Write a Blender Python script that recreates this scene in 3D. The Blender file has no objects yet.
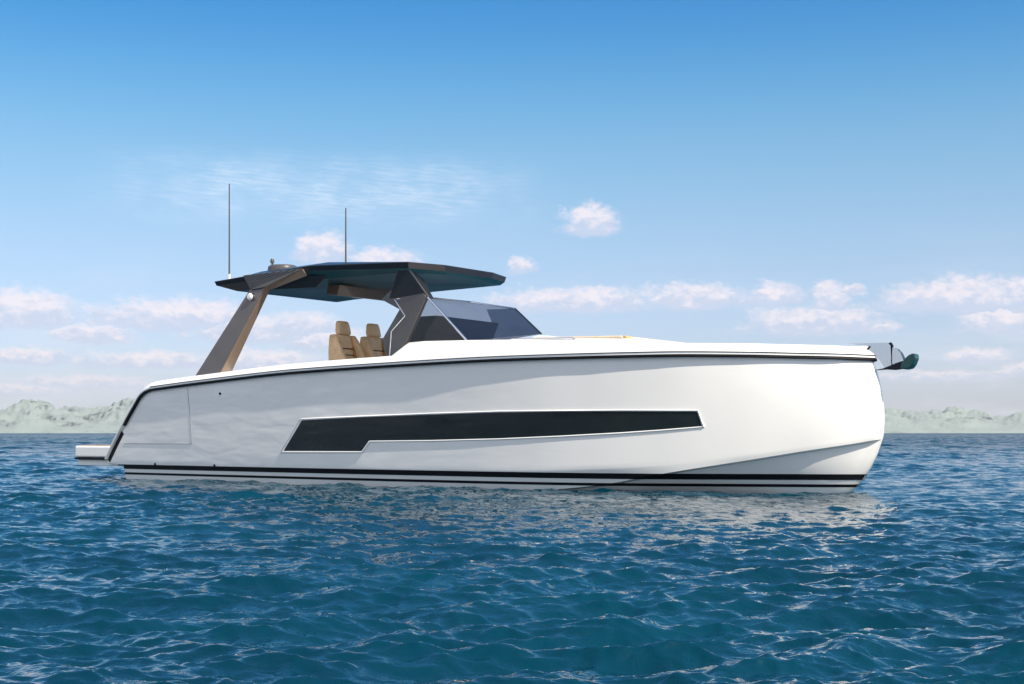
import bpy, bmesh, math, random
import numpy as np
from mathutils import Vector, noise
R = math.radians
S = bpy.context.scene
# ------------------------------------------------------------------ camera
CAM_H = 0.84
cam = bpy.data.cameras.new('camera'); cam_o = bpy.data.objects.new('camera', cam)
S.collection.objects.link(cam_o); S.camera = cam_o
cam_o.location = (0, 0, CAM_H); cam_o.rotation_euler = (R(90), 0, 0)
cam.sensor_width = 36; cam.lens = 36*1422/1024; cam.shift_y = 91/1024
cam.clip_start = 0.1; cam.clip_end = 40000
S.render.resolution_x = 1024; S.render.resolution_y = 684
# ------------------------------------------------------------------ light
YAW = R(35.1)                                   # the yacht's heading, clockwise from world +X
SUN_EL, SUN_OFF = R(48), R(9.2)                  # sun height; how far to starboard of the bow it stands
sh = YAW + SUN_OFF
sun_dir = Vector((math.cos(sh)*math.cos(SUN_EL), -math.sin(sh)*math.cos(SUN_EL), math.sin(SUN_EL)))
sl = bpy.data.lights.new('sun', 'SUN'); sl.energy = 4.9; sl.angle = R(0.5); sl.color = (1, .90, .75)
so = bpy.data.objects.new('sun', sl); S.collection.objects.link(so); so.location = (20, -20, 30)
so.rotation_euler = sun_dir.to_track_quat('Z', 'Y').to_euler()
S.view_settings.view_transform = 'Standard'; S.view_settings.look = 'None'
S.view_settings.exposure = 0.64; S.view_settings.gamma = 1; S.view_settings.use_curve_mapping = False
SKY_STRENGTH = 0.10

class NT:
    """small node-tree writer"""
    def __init__(s, nt): s.nt = nt
    def n(s, t, **k):
        o = s.nt.nodes.new(t)
        for a, b in k.items(): setattr(o, a, b)
        return o
    def put(s, i, v):
        if v is None: return
        if isinstance(v, bpy.types.NodeSocket): s.nt.links.new(v, i)
        else: i.default_value = v
    def m(s, op, a, b=None, c=None, clamp=False):
        o = s.n('ShaderNodeMath', operation=op, use_clamp=clamp)
        s.put(o.inputs[0], a); s.put(o.inputs[1], b); s.put(o.inputs[2], c); return o.outputs[0]
    def mix(s, f, a, b, blend='MIX'):
        o = s.n('ShaderNodeMix', data_type='RGBA', blend_type=blend)
        s.put(o.inputs[0], f); s.put(o.inputs[6], a); s.put(o.inputs[7], b); return o.outputs[2]
    def rng(s, v, a, b, c=0., d=1., kind='SMOOTHSTEP'):
        o = s.n('ShaderNodeMapRange', interpolation_type=kind, clamp=True) if kind == 'LINEAR' else s.n('ShaderNodeMapRange', interpolation_type=kind)
        s.put(o.inputs[0], v); s.put(o.inputs[1], a); s.put(o.inputs[2], b); s.put(o.inputs[3], c); s.put(o.inputs[4], d)
        return o.outputs[0]
    def comb(s, x, y, z):
        o = s.n('ShaderNodeCombineXYZ'); s.put(o.inputs[0], x); s.put(o.inputs[1], y); s.put(o.inputs[2], z); return o.outputs[0]
    def noise(s, vec, scale, detail=4, rough=.5, dist=0., lac=2.):
        o = s.n('ShaderNodeTexNoise'); s.put(o.inputs['Vector'], vec)
        o.inputs['Scale'].default_value = scale; o.inputs['Detail'].default_value = detail
        o.inputs['Roughness'].default_value = rough; o.inputs['Distortion'].default_value = dist
        o.inputs['Lacunarity'].default_value = lac
        return o.outputs['Fac']

# ---- world: physical sky, and clouds placed by compass bearing and height
W = bpy.data.worlds.new('World'); S.world = W; W.use_nodes = True
w = NT(W.node_tree); W.node_tree.nodes.clear()
sky = w.n('ShaderNodeTexSky', sky_type='NISHITA', sun_disc=False, sun_elevation=SUN_EL,
          sun_rotation=math.atan2(sun_dir.x, sun_dir.y), altitude=0, air_density=1.0, dust_density=0.6, ozone_density=2.5)
tc = w.n('ShaderNodeTexCoord'); sep = w.n('ShaderNodeSeparateXYZ'); w.put(sep.inputs[0], tc.outputs['Generated'])
X_, Y_, Z_ = sep.outputs
az0 = w.m('MULTIPLY', w.m('ARCTAN2', X_, Y_), 57.2958)
hyp = w.m('SQRT', w.m('ADD', w.m('MULTIPLY', X_, X_), w.m('MULTIPLY', Y_, Y_)))
el0 = w.m('MULTIPLY', w.m('ARCTAN2', Z_, hyp), 57.2958)
v0 = w.comb(az0, w.m('MULTIPLY', el0, 1.7), 0.)
nA = w.m('SUBTRACT', w.noise(v0, .75, 7, .58), .5)
nB = w.m('SUBTRACT', w.noise(w.comb(w.m('ADD', az0, 40.), w.m('MULTIPLY', el0, 1.7), 3.), 1.9, 5, .6), .5)
az = w.m('ADD', az0, w.m('MULTIPLY', nA, 1.6))
el = w.m('ADD', el0, w.m('MULTIPLY', nB, .55))
G = bpy.data.node_groups.new('cloud_puff', 'ShaderNodeTree')
for nm in ('az', 'el', 'a0', 'e0', 'w', 'h', 'dens', 'shade'): G.interface.new_socket(nm, in_out='INPUT', socket_type='NodeSocketFloat')
for nm in ('dens', 'shade'): G.interface.new_socket(nm, in_out='OUTPUT', socket_type='NodeSocketFloat')
g = NT(G); gi = g.n('NodeGroupInput').outputs; go = g.n('NodeGroupOutput').inputs
dx = g.m('DIVIDE', g.m('SUBTRACT', gi['az'], gi['a0']), gi['w'])
dy = g.m('DIVIDE', g.m('SUBTRACT', gi['el'], gi['e0']), gi['h'])
dyb = g.m('MAXIMUM', dy, g.m('MULTIPLY', dy, -2.4))
d_ = g.m('SUBTRACT', 1., g.m('SQRT', g.m('ADD', g.m('MULTIPLY', dx, dx), g.m('MULTIPLY', dyb, dyb))))
isn = g.m('GREATER_THAN', d_, gi['dens'])
g.put(go['dens'], g.m('MAXIMUM', d_, gi['dens']))
g.put(go['shade'], g.m('ADD', g.m('MULTIPLY', isn, dy), g.m('MULTIPLY', g.m('SUBTRACT', 1., isn), gi['shade'])))
# bearing and elevation in the photograph's pixels: x, base y, half width, height
puffs = [(28,318,44,27),(-30,322,40,22),(170,322,78,24),(92,338,38,15),(322,256,26,25),(382,266,36,20),(590,228,27,24),
         (518,270,17,13),(575,306,72,20),(692,303,52,20),(776,300,24,18),(830,303,18,20),(853,292,10,9),(815,328,66,22),
         (955,304,66,26),(1040,302,40,26),(1003,326,38,18),(1060,330,40,20),(250,336,60,20),(300,330,40,18),(150,364,60,13),(30,360,34,13),(95,385,60,10),
         (270,366,48,18),(330,345,40,18),(975,360,32,12),(1030,372,30,10),(20,392,44,9),(880,330,20,9),(790,362,50,8),(930,378,60,7),
         (-120,300,70,30),(-220,330,90,26),(1180,290,80,34),(1290,330,90,26),(-400,280,120,50),(1500,270,130,60),(1750,310,120,40)]
dens, shade = -9., 0.
for k, (px, py, hw, hh) in enumerate(puffs):
    t = w.n('ShaderNodeGroup', node_tree=G)
    a_ = math.degrees(math.atan((px-512)/1422)); e_ = math.degrees(math.atan((433-py)/1422*math.cos(R(a_))))
    for nm, v in (('az', az), ('el', el), ('a0', a_), ('e0', e_), ('w', math.degrees(hw/1422)*1.25), ('h', math.degrees(hh/1422)*1.08), ('dens', dens), ('shade', shade)):
        w.put(t.inputs[nm], v)
    dens, shade = t.outputs['dens'], t.outputs['shade']
billow = w.m('ADD', w.m('MULTIPLY', nA, .9), w.m('MULTIPLY', w.m('SUBTRACT', w.noise(v0, 3.2, 5, .6), .5), .75))
mask = w.rng(w.m('ADD', dens, billow), -.12, .46)
mask = w.m('MULTIPLY', mask, w.rng(el0, .3, 3.2, .26, .74))
lit = w.rng(w.m('ADD', shade, w.m('MULTIPLY', nB, 1.8)), -.15, .75)
K = 1/SKY_STRENGTH
ccol = w.mix(lit, (.42*K, .46*K, .58*K, 1), (.72*K, .63*K, .64*K, 1))
# thin high ripples and a veil low down
cv = w.comb(w.m('ADD', w.m('MULTIPLY', az0, .55), w.m('MULTIPLY', el0, -.8)), w.m('ADD', w.m('MULTIPLY', el0, 5.6), w.m('MULTIPLY', az0, .42)), 0.)
rip = w.m('MULTIPLY', w.rng(w.noise(cv, 1.7, 6, .58, .15), .28, .74, .22, 1.), w.rng(w.noise(v0, .55, 3, .5), .35, .6, .45, 1.))
cm = w.m('MULTIPLY', w.rng(w.m('ABSOLUTE', w.m('SUBTRACT', az0, -7.6)), 3.5, 10.5, 1., 0.), w.rng(w.m('ABSOLUTE', w.m('SUBTRACT', el0, 9.6)), .2, 1.9, 1., 0.))
cirrus = w.m('MULTIPLY', w.m('MULTIPLY', rip, cm), .36)
veil = w.m('MULTIPLY', w.rng(w.noise(w.comb(w.m('MULTIPLY', az0, .35), w.m('MULTIPLY', el0, 1.5), 5.), .55, 5, .6), .42, .75), w.rng(el0, 1., 9., .42, 0.))
# the air's colour: the physical sky, bluer aloft, then whitened overhead as added fill light
tint = w.n('ShaderNodeValToRGB'); w.put(tint.inputs[0], w.rng(el0, 0., 60., 0., 1., 'LINEAR'))
cr = tint.color_ramp; cr.interpolation = 'B_SPLINE'; cr.elements[0].position = 0; cr.elements[0].color = (.72, .73, 1.0, 1)
for p_, c_ in ((.05, (.74, .76, .99, 1)), (.12, (.84, .85, .92, 1)), (.19, (.62, .90, .94, 1)), (.24, (.32, .80, .98, 1)), (.285, (.12, .64, .98, 1)), (.40, (.14, .66, 1.0, 1)), (1, (1.1, 1.0, .95, 1))):
    if p_ == 1: cr.elements[-1].position = 1; cr.elements[-1].color = c_
    else: e = cr.elements.new(p_); e.color = c_
skc = w.mix(1., sky.outputs[0], tint.outputs[0], 'MULTIPLY')
c1 = w.mix(cirrus, skc, (.74*K, .75*K, .80*K, 1))
c2 = w.mix(veil, c1, (.56*K, .58*K, .66*K, 1))
c3 = w.mix(mask, c2, ccol)
# bright broken cloud added unseen behind the viewer, as neutral fill on the hull
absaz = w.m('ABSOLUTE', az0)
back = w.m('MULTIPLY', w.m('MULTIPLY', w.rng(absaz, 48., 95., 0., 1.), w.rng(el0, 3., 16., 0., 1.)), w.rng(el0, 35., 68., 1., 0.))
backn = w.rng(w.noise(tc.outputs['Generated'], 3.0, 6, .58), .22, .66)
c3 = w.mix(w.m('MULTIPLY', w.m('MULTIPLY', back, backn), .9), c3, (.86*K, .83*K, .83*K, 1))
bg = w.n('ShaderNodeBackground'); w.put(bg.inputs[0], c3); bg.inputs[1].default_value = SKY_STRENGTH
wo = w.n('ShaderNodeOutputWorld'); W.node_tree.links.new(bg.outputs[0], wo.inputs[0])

# ------------------------------------------------------------------ helpers
def tag(o, label=None, cat=None, group=None, kind=None):
    if label: o['label'] = label
    if cat: o['category'] = cat
    if group: o['group'] = group
    if kind: o['kind'] = kind
    return o
def obj(name, verts, faces, mat, parent=None, smooth=False, bevel=0, seg=2, sharp=None):
    me = bpy.data.meshes.new(name); me.from_pydata([tuple(v) for v in verts], [], faces); me.validate(); me.update()
    o = bpy.data.objects.new(name, me); S.collection.objects.link(o); me.materials.append(mat)
    if parent: o.parent = parent
    if smooth:
        me.polygons.foreach_set('use_smooth', [True]*len(me.polygons))
        if sharp: me.set_sharp_from_angle(angle=R(sharp))
    if bevel:
        b = o.modifiers.new('bevel', 'BEVEL'); b.width = bevel; b.segments = seg; b.limit_method = 'ANGLE'; b.angle_limit = R(25)
    return o
def fixn(o):
    bm = bmesh.new(); bm.from_mesh(o.data); bmesh.ops.recalc_face_normals(bm, faces=bm.faces); bm.to_mesh(o.data); bm.free()
def pchip(xs, ys, x):
    xs = np.asarray(xs, float); ys = np.asarray(ys, float); h = np.diff(xs); d = np.diff(ys)/h; n = len(xs); m = np.zeros(n)
    for i in range(1, n-1):
        if d[i-1]*d[i] > 0:
            w1 = 2*h[i]+h[i-1]; w2 = h[i]+2*h[i-1]; m[i] = (w1+w2)/(w1/d[i-1]+w2/d[i])
    m[0] = d[0]; m[-1] = d[-1]*1.0
    x = np.clip(x, xs[0], xs[-1]); i = np.clip(np.searchsorted(xs, x)-1, 0, n-2); t = (x-xs[i])/h[i]
    return ys[i]*(1+2*t)*(1-t)**2 + h[i]*m[i]*t*(1-t)**2 + ys[i+1]*t*t*(3-2*t) + h[i]*m[i+1]*t*t*(t-1)
def mat(name, col, rough=.4, metal=0., coat=0., spec=.5, var=0., vscale=3., bump=0., bscale=60., trans=0., ior=1.45, alpha=1., rvar=0.):
    m = bpy.data.materials.new(name); m.use_nodes = True; q = NT(m.node_tree); b = m.node_tree.nodes['Principled BSDF']
    b.inputs['Base Color'].default_value = (*col, 1); b.inputs['Roughness'].default_value = rough
    b.inputs['Metallic'].default_value = metal; b.inputs['Coat Weight'].default_value = coat; b.inputs['Coat Roughness'].default_value = .03
    b.inputs['Specular IOR Level'].default_value = spec; b.inputs['Transmission Weight'].default_value = trans; b.inputs['IOR'].default_value = ior
    b.inputs['Alpha'].default_value = alpha
    tcn = q.n('ShaderNodeTexCoord').outputs['Object']
    if var:
        f = q.noise(tcn, vscale, 6, .6)
        q.put(b.inputs['Base Color'], q.mix(q.rng(f, .3, .7), tuple(c*(1-var) for c in col)+(1,), tuple(min(1, c*(1+var)) for c in col)+(1,)))
    if rvar: q.put(b.inputs['Roughness'], q.rng(q.noise(tcn, 1.4, 5, .6), .3, .7, max(0, rough-rvar), rough+rvar))
    if bump:
        bn = q.n('ShaderNodeBump'); bn.inputs['Strength'].default_value = bump; bn.inputs['Distance'].default_value = .01
        q.put(bn.inputs['Height'], q.noise(tcn, bscale, 5, .6)); m.node_tree.links.new(bn.outputs[0], b.inputs['Normal'])
    return m
def add_wave_bump(m, dist, scale):
    q = NT(m.node_tree); b = m.node_tree.nodes['Principled BSDF']; tcn = q.n('ShaderNodeTexCoord').outputs['Object']
    mp = q.n('ShaderNodeMapping'); mp.inputs['Scale'].default_value = (.55, 1, 1.7); mp.inputs['Rotation'].default_value = (0, .35, 0); q.put(mp.inputs[0], tcn)
    bn = q.n('ShaderNodeBump'); bn.inputs['Strength'].default_value = 1; bn.inputs['Distance'].default_value = dist
    sx = q.n('ShaderNodeSeparateXYZ'); q.put(sx.inputs[0], tcn)
    q.put(bn.inputs['Height'], q.m('MULTIPLY', q.noise(mp.outputs[0], scale, 2, .45, .25), q.rng(sx.outputs[0], 5., 10.5, 1., .06))); m.node_tree.links.new(bn.outputs[0], b.inputs['Normal']); m.node_tree.links.new(bn.outputs[0], b.inputs['Coat Normal'])
M = dict(
    gel=mat('white_gelcoat', (.83, .825, .81), .22, coat=.8, var=.012, vscale=1.2, rvar=.04),
    cap=mat('white_gelcoat_rail', (.84, .84, .83), .25, coat=.4, var=.01),
    anti=mat('antifoul', (.55, .57, .58), .5, var=.1),
    black=mat('black_vinyl', (.006, .007, .010), .55, spec=.25),
    navy=mat('navy_trim', (.010, .012, .022), .5, spec=.3),
    glass=mat('tinted_window', (.010, .016, .018), .05, spec=.5, rvar=.02),
    chrome=mat('polished_steel', (.72, .73, .76), .14, metal=1., rvar=.05),
    seam=mat('seam_sealant', (.22, .23, .25), .6),
    carbon=mat('grey_metallic_paint', (.088, .082, .084), .36, metal=.25, coat=.35, var=.08, rvar=.05),
    tan=mat('bronze_gelcoat', (.23, .172, .135), .34, metal=.15, coat=.25, var=.04, rvar=.05),
    beam=mat('dark_bronze', (.17, .12, .095), .3, metal=.2, coat=.3),
    roof=mat('dark_roof_paint', (.010, .012, .020), .36, coat=.2, rvar=.05),
    under=mat('headliner_reflected_teal', (.008, .062, .088), .38, spec=.25, var=.05),  # teal of the water's reflection put into the base colour
    dark=mat('dark_pillar', (.020, .022, .028), .3, coat=.4, var=.1),
    leather=mat('camel_leather', (.90, .58, .31), .45, var=.10, vscale=9, bump=.25, bscale=90),
    stitch=mat('leather_welt', (.22, .12, .06), .6),
    pad=mat('cushion', (.66, .53, .38), .6, var=.06, bump=.2),
    teak=mat('teak', (.34, .19, .09), .55, var=.2, vscale=14, bump=.2),
    deck=mat('grey_deck', (.22, .225, .22), .6, var=.1, vscale=10),
    orange=mat('orange_trim', (.55, .33, .17), .5),
    plastic=mat('instrument_plastic', (.075, .07, .07), .35),
    white=mat('white_plastic', (.8, .8, .8), .3),
    green=mat('painted_anchor', (.004, .050, .052), .3, coat=.4, var=.2, vscale=12),
    console=mat('console_black', (.012, .013, .016), .45),
)
add_wave_bump(M['gel'], .015, 1.8)
add_wave_bump(M['glass'], .012, 1.5)
# see-through tinted windscreen
def tint_glass(name, col, alpha):
    m = bpy.data.materials.new(name); m.use_nodes = True; q = NT(m.node_tree); m.node_tree.nodes.clear()
    t = q.n('ShaderNodeBsdfTransparent'); t.inputs[0].default_value = (*col, 1)
    gl = q.n('ShaderNodeBsdfGlossy'); gl.inputs[1].default_value = .03
    lw = q.n('ShaderNodeLayerWeight'); lw.inputs[0].default_value = .5
    mx = q.n('ShaderNodeMixShader'); q.put(mx.inputs[0], q.m('MULTIPLY', q.m('ADD', .04, q.m('MULTIPLY', q.m('POWER', lw.outputs['Facing'], 5.), .9)), alpha))
    m.node_tree.links.new(t.outputs[0], mx.inputs[1]); m.node_tree.links.new(gl.outputs[0], mx.inputs[2])
    o = q.n('ShaderNodeOutputMaterial'); m.node_tree.links.new(mx.outputs[0], o.inputs[0]); return m
M['screen'] = tint_glass('windscreen_glass', (.69, .685, .71), 1.)

# ------------------------------------------------------------------ sea
SEA_R = 11000.
def wave_tile(N, L, lmin, lmax, wind, seed, power=4.0):
    rs = np.random.RandomState(seed); k1 = 2*np.pi*np.fft.fftfreq(N, L/N); kx, ky = np.meshgrid(k1, k1, indexing='ij')
    k = np.hypot(kx, ky); k[0, 0] = 1e9; lam = 2*np.pi/k
    band = 1/(1+(lmin/lam)**10)*1/(1+(lam/lmax)**6)
    c = (kx*math.cos(wind)+ky*math.sin(wind))/k
    amp = np.where(k < 1e8, k**(-power/2), 0)*np.sqrt(.08+.92*np.clip(c, 0, 1)**3.2)*band
    Hh = amp*(rs.randn(N, N)+1j*rs.randn(N, N))
    z = np.fft.ifft2(Hh).real; dx = np.fft.ifft2(1j*kx/k*Hh).real; dy = np.fft.ifft2(1j*ky/k*Hh).real
    sx = np.fft.ifft2(1j*kx*Hh).real; sy = np.fft.ifft2(1j*ky*Hh).real
    s = np.sqrt((sx**2+sy**2).mean()); return np.stack([dx, dy, z], -1)/s       # unit rms slope
def sample(T, L, x, y):
    N = T.shape[0]; u = (x/L % 1)*N; v = (y/L % 1)*N; i = u.astype(int); j = v.astype(int); fu = (u-i)[..., None]; fv = (v-j)[..., None]
    i %= N; j %= N; i1 = (i+1) % N; j1 = (j+1) % N
    return T[i, j]*(1-fu)*(1-fv)+T[i1, j]*fu*(1-fv)+T[i, j1]*(1-fu)*fv+T[i1, j1]*fu*fv
def sea():
    r = [.4, .8, 1.4, 2.0, 2.6, 3.2]
    while r[-1] < 900: r.append(r[-1]*1.004)
    while r[-1] < SEA_R/1.06: r.append(r[-1]*1.06)
    r.append(SEA_R); r = np.array(r)
    fine = np.arange(-38, 38.001, .105); coarse = np.arange(42, 322, 4.0)
    th = np.radians(np.concatenate([fine, coarse])); nr, nt = len(r), len(th)
    rr, tt = np.meshgrid(r, th, indexing='ij'); x = rr*np.sin(tt); y = rr*np.cos(tt)
    edge = np.clip((38-np.abs(((np.degrees(tt)+180) % 360)-180))/3, 0, 1)
    edge = edge*np.clip((rr-2)/1.5, 0, 1)
    D = np.zeros(x.shape+(3,))
    #          N    L     lmin  lmax wind  seed slope fade0 fade1
    for N, L, l0, l1, wd, sd, sl_, f0, f1, pw, ang, chp in (
            (768, 3.7, .06, .40, R(-75), 3, .25, 16., 50., 4.0, .4, .75),
            (768, 13.1, .34, 1.0, R(-100), 8, .13, 36., 140., 4.1, -.3, 1.2),
            (1024, 47., 1.1, 3.6, R(-70), 21, .085, 300., 850., 4.1, .15, 1.2)):
        T = wave_tile(N, L, l0, l1, wd, sd, pw); ca, sa = math.cos(ang), math.sin(ang)
        q = sample(T, L, x*ca-y*sa+101, x*sa+y*ca+57)
        wgt = (1-np.clip((rr-f0)/(f1-f0), 0, 1))*edge*sl_
        if L > 40: wgt = wgt*(.45+.75*np.clip((rr-18)/70, 0, 1))
        # patches of rougher and calmer water
        pat = 1+.35*np.sin(x*.31+1.3*np.sin(y*.17))*np.sin(y*.23+1.1*np.sin(x*.19+2))
        wgt = wgt*pat
        D[..., 0] += (q[..., 0]*ca+q[..., 1]*sa)*wgt*chp; D[..., 1] += (-q[..., 0]*sa+q[..., 1]*ca)*wgt*chp; D[..., 2] += q[..., 2]*wgt
    V = np.stack([x, y, np.zeros_like(x)], -1)+D
    V = V.reshape(-1, 3); V = np.vstack([V, [[0, 0, 0]]]); c = len(V)-1
    i = np.arange(nr-1)[:, None]*nt; j = np.arange(nt)[None]; j1 = (j+1) % nt
    F = np.stack([i+j, i+nt+j, i+nt+j1, i+j1], -1)[..., ::-1].reshape(-1, 4)
    F3 = np.stack([np.full(nt, c), (np.arange(nt)+1) % nt, np.arange(nt)], -1)
    me = bpy.data.meshes.new('sea'); me.vertices.add(len(V)); me.vertices.foreach_set('co', V.astype(np.float32).ravel())
    nl = F.size+F3.size; me.loops.add(nl); me.loops.foreach_set('vertex_index', np.concatenate([F.ravel(), F3.ravel()]).astype(np.int32))
    npoly = len(F)+len(F3); me.polygons.add(npoly)
    st = np.concatenate([np.arange(len(F))*4, F.size+np.arange(len(F3))*3]).astype(np.int32)
    me.polygons.foreach_set('loop_start', st)
    me.polygons.foreach_set('use_smooth', np.ones(npoly, bool)); me.update(calc_edges=True); me.validate()
    if me.polygons[0].normal.z < 0: me.flip_normals()
    m = bpy.data.materials.new('sea_water'); m.use_nodes = True; q = NT(m.node_tree); b = m.node_tree.nodes['Principled BSDF']
    geo = q.n('ShaderNodeNewGeometry').outputs['Position']
    f = q.noise(geo, .22, 4, .6)
    q.put(b.inputs['Base Color'], q.mix(q.rng(f, .3, .7), (.0003, .022, .042, 1), (.0003, .034, .060, 1)))
    b.inputs['IOR'].default_value = 1.333
    sv = q.n('ShaderNodeSeparateXYZ'); q.put(sv.inputs[0], geo)
    dist = q.m('SQRT', q.m('ADD', q.m('MULTIPLY', sv.outputs[0], sv.outputs[0]), q.m('MULTIPLY', sv.outputs[1], sv.outputs[1])))
    q.put(b.inputs['Roughness'], q.m('ADD', q.rng(dist, 20., 120., .02, .12), q.rng(dist, 200., 900., 0., .10)))
    q.put(b.inputs['Specular IOR Level'], q.rng(dist, 25., 180., .5, .17))
    fine1 = q.noise(geo, 11., 3, .55, .4)
    mid = q.noise(geo, 2.1, 4, .6, .6)
    big = q.noise(geo, .35, 5, .62, .3)
    b1 = q.n('ShaderNodeBump'); b1.inputs['Strength'].default_value = 1; q.put(b1.inputs['Distance'], .012); q.put(b1.inputs['Height'], fine1)
    b2 = q.n('ShaderNodeBump'); b2.inputs['Strength'].default_value = 1; q.put(b2.inputs['Distance'], q.rng(dist, 14., 110., 0., .30)); q.put(b2.inputs['Height'], mid); m.node_tree.links.new(b1.outputs[0], b2.inputs['Normal'])
    b3 = q.n('ShaderNodeBump'); b3.inputs['Strength'].default_value = 1; q.put(b3.inputs['Distance'], q.rng(dist, 60., 420., 0., 2.6)); q.put(b3.inputs['Height'], big); m.node_tree.links.new(b2.outputs[0], b3.inputs['Normal'])
    m.node_tree.links.new(b3.outputs[0], b.inputs['Normal'])
    me.materials.append(m)
    o = bpy.data.objects.new('sea', me); S.collection.objects.link(o); tag(o, kind='structure')
sea()

# ------------------------------------------------------------------ hills on the far shore
def hills():
    m = bpy.data.materials.new('hill_rock'); m.use_nodes = True; q = NT(m.node_tree); b = m.node_tree.nodes['Principled BSDF']
    geo = q.n('ShaderNodeNewGeometry'); sv = q.n('ShaderNodeSeparateXYZ'); q.put(sv.inputs[0], geo.outputs['Normal'])
    mp = q.n('ShaderNodeMapping'); mp.inputs['Rotation'].default_value = (0, R(35), 0); mp.inputs['Scale'].default_value = (1, .4, 3.4); q.put(mp.inputs[0], geo.outputs['Position'])
    f = q.noise(mp.outputs[0], .007, 7, .68)
    steep = q.rng(q.m('ADD', sv.outputs[2], q.m('MULTIPLY', q.m('SUBTRACT', f, .5), 2.0)), .50, .86)
    q.put(b.inputs['Base Color'], q.mix(steep, (.035, .04, .045, 1), (.215, .265, .25, 1))); b.inputs['Roughness'].default_value = 1; b.inputs['Specular IOR Level'].default_value = .1
    px = [-400, -200, -60, 0, 28, 60, 84, 110, 135, 180, 300, 500, 700, 820, 890, 915, 935, 960, 985, 1000, 1024, 1100, 1250, 1450]
    hp = [30, 26, 24, 24, 35, 27, 25, 30, 34, 30, 22, 26, 24, 26, 25, 22, 23, 27, 22, 17, 23, 27, 24, 30]
    na, nd = 1100, 60; V = []
    for i in range(na):
        p = -420+1900*i/(na-1); env = float(pchip(px, hp, np.array(p)))
        th = math.atan((p-512)/1422)
        for j in range(nd):
            t = j/(nd-1); d = 7000+2600*t; x, y = d*math.tan(th), d
            prof = math.sin(min(1, t*1.5)*math.pi/2)**.8*(1-max(0, (t-.7)/.3)**2*.5)
            q_ = Vector(((x+y*.35)/260, y/420, 1.7)); rg = noise.ridged_multi_fractal(q_, .75, 2.1, 7, 1.0, 2.0)
            z = env/1422*8600*prof*(.24+.42*min(rg, 2.0)) if t > 0 else -8
            V.append((x, y, z-1.5))
    F = [(i*nd+j, (i+1)*nd+j, (i+1)*nd+j+1, i*nd+j+1) for i in range(na-1) for j in range(nd-1)]
    o = obj('hills', V, F, m, smooth=True); tag(o, kind='structure')
hills()
def haze():
    m = bpy.data.materials.new('sea_haze'); m.use_nodes = True; q = NT(m.node_tree); m.node_tree.nodes.clear()
    v = q.n('ShaderNodeVolumePrincipled'); v.inputs['Color'].default_value = (.93, .96, 1, 1); v.inputs['Density'].default_value = HAZE; v.inputs['Anisotropy'].default_value = .2
    o_ = q.n('ShaderNodeOutputMaterial'); m.node_tree.links.new(v.outputs[0], o_.inputs['Volume'])
    r_, b_, t_ = 11200., -9.5, 420.
    V = [(x, y, z) for z in (b_, t_) for x, y in ((-r_, -r_), (r_, -r_), (r_, r_), (-r_, r_))]
    o = obj('haze', V, [(3, 2, 1, 0), (4, 5, 6, 7), (0, 1, 5, 4), (1, 2, 6, 5), (2, 3, 7, 6), (3, 0, 4, 7)], m); tag(o, kind='stuff')
HAZE = 4.2e-5
haze()

# ------------------------------------------------------------------ the yacht (local axes: x to the bow, y to port, z up from the water)
OX, OY = -5.99, 27.55
ca, sa = math.cos(YAW), math.sin(YAW)
def sp(px, py, y):
    """the point of the boat plane y that a line of sight through px, py meets: real boat coordinates"""
    r0, r2 = (px-512)/1422, (433-py)/1422
    cy = -OX*sa - OY*ca
    t = (y-cy)/(r0*sa+ca); dx_, dy_ = r0*t-OX, t-OY
    return (dx_*ca-dy_*sa, y, CAM_H+r2*t)
yacht = bpy.data.objects.new('motor_yacht', None); S.collection.objects.link(yacht)
yacht.location = (OX, OY, 0); yacht.rotation_euler = (0, 0, -YAW)
tag(yacht, 'long white motor yacht with black waterline stripes and dark hardtop afloat on blue sea', 'motor yacht')
bt = yacht
# --- hull lines: (x0, x1, [(x, half beam, z)...])
LN = dict(
 K=[(.15, 0, -.6), (6, 0, -.62), (10, 0, -.6), (12.1, 0, -.55)],
 B=[(.08, 1.25, -.34), (6, 1.3, -.36), (9, 1.15, -.33), (11, .70, -.22), (12.2, .40, -.14), (13.09, 0.0, -.05)],
 H=[(-.04, 1.80, -.12), (3, 1.86, -.12), (6, 1.88, -.11), (8, 1.85, -.07), (9, 1.79, -.01), (10, 1.66, .09), (11, 1.46, .275), (12, 1.09, .45), (12.8, .67, .60), (13.3, .34, .69), (13.53, .135, .74), (13.60, 0, .755)],
 N=[(-.06, 1.875, .26), (3, 1.965, .26), (6, 2.01, .26), (8, 1.98, .26), (9, 1.91, .27), (10, 1.75, .30), (11, 1.485, .37), (12, 1.11, .51), (12.8, .685, .645), (13.3, .352, .73), (13.54, .14, .78), (13.61, 0, .80)],
 P=[(-.53, 1.87, .29), (3, 1.97, .29), (6, 2.015, .29), (8, 1.985, .29), (9, 1.915, .30), (10, 1.76, .33), (11, 1.49, .40), (12, 1.115, .54), (12.8, .69, .67), (13.3, .355, .755), (13.545, .142, .805), (13.615, 0, .825)],
 Q=[(.015, 1.915, .95), (3, 2.015, 1.03), (6, 2.06, 1.08), (8, 2.03, 1.10), (9, 1.965, 1.11), (10, 1.82, 1.12), (11, 1.575, 1.15), (12, 1.195, 1.20), (12.8, .775, 1.25), (13.3, .41, 1.30), (13.53, .165, 1.33), (13.60, 0, 1.34)],
 S=[(.61, 1.945, 1.60), (2.1, 2.00, 1.70), (4.5, 2.07, 1.83), (7, 2.095, 1.89), (8.5, 2.04, 1.915), (10, 1.87, 1.92), (11, 1.64, 1.92), (12, 1.24, 1.905), (12.7, .84, 1.885), (13.15, .53, 1.873), (13.38, .21, 1.866), (13.45, 0, 1.865)])
NS = 150
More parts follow.
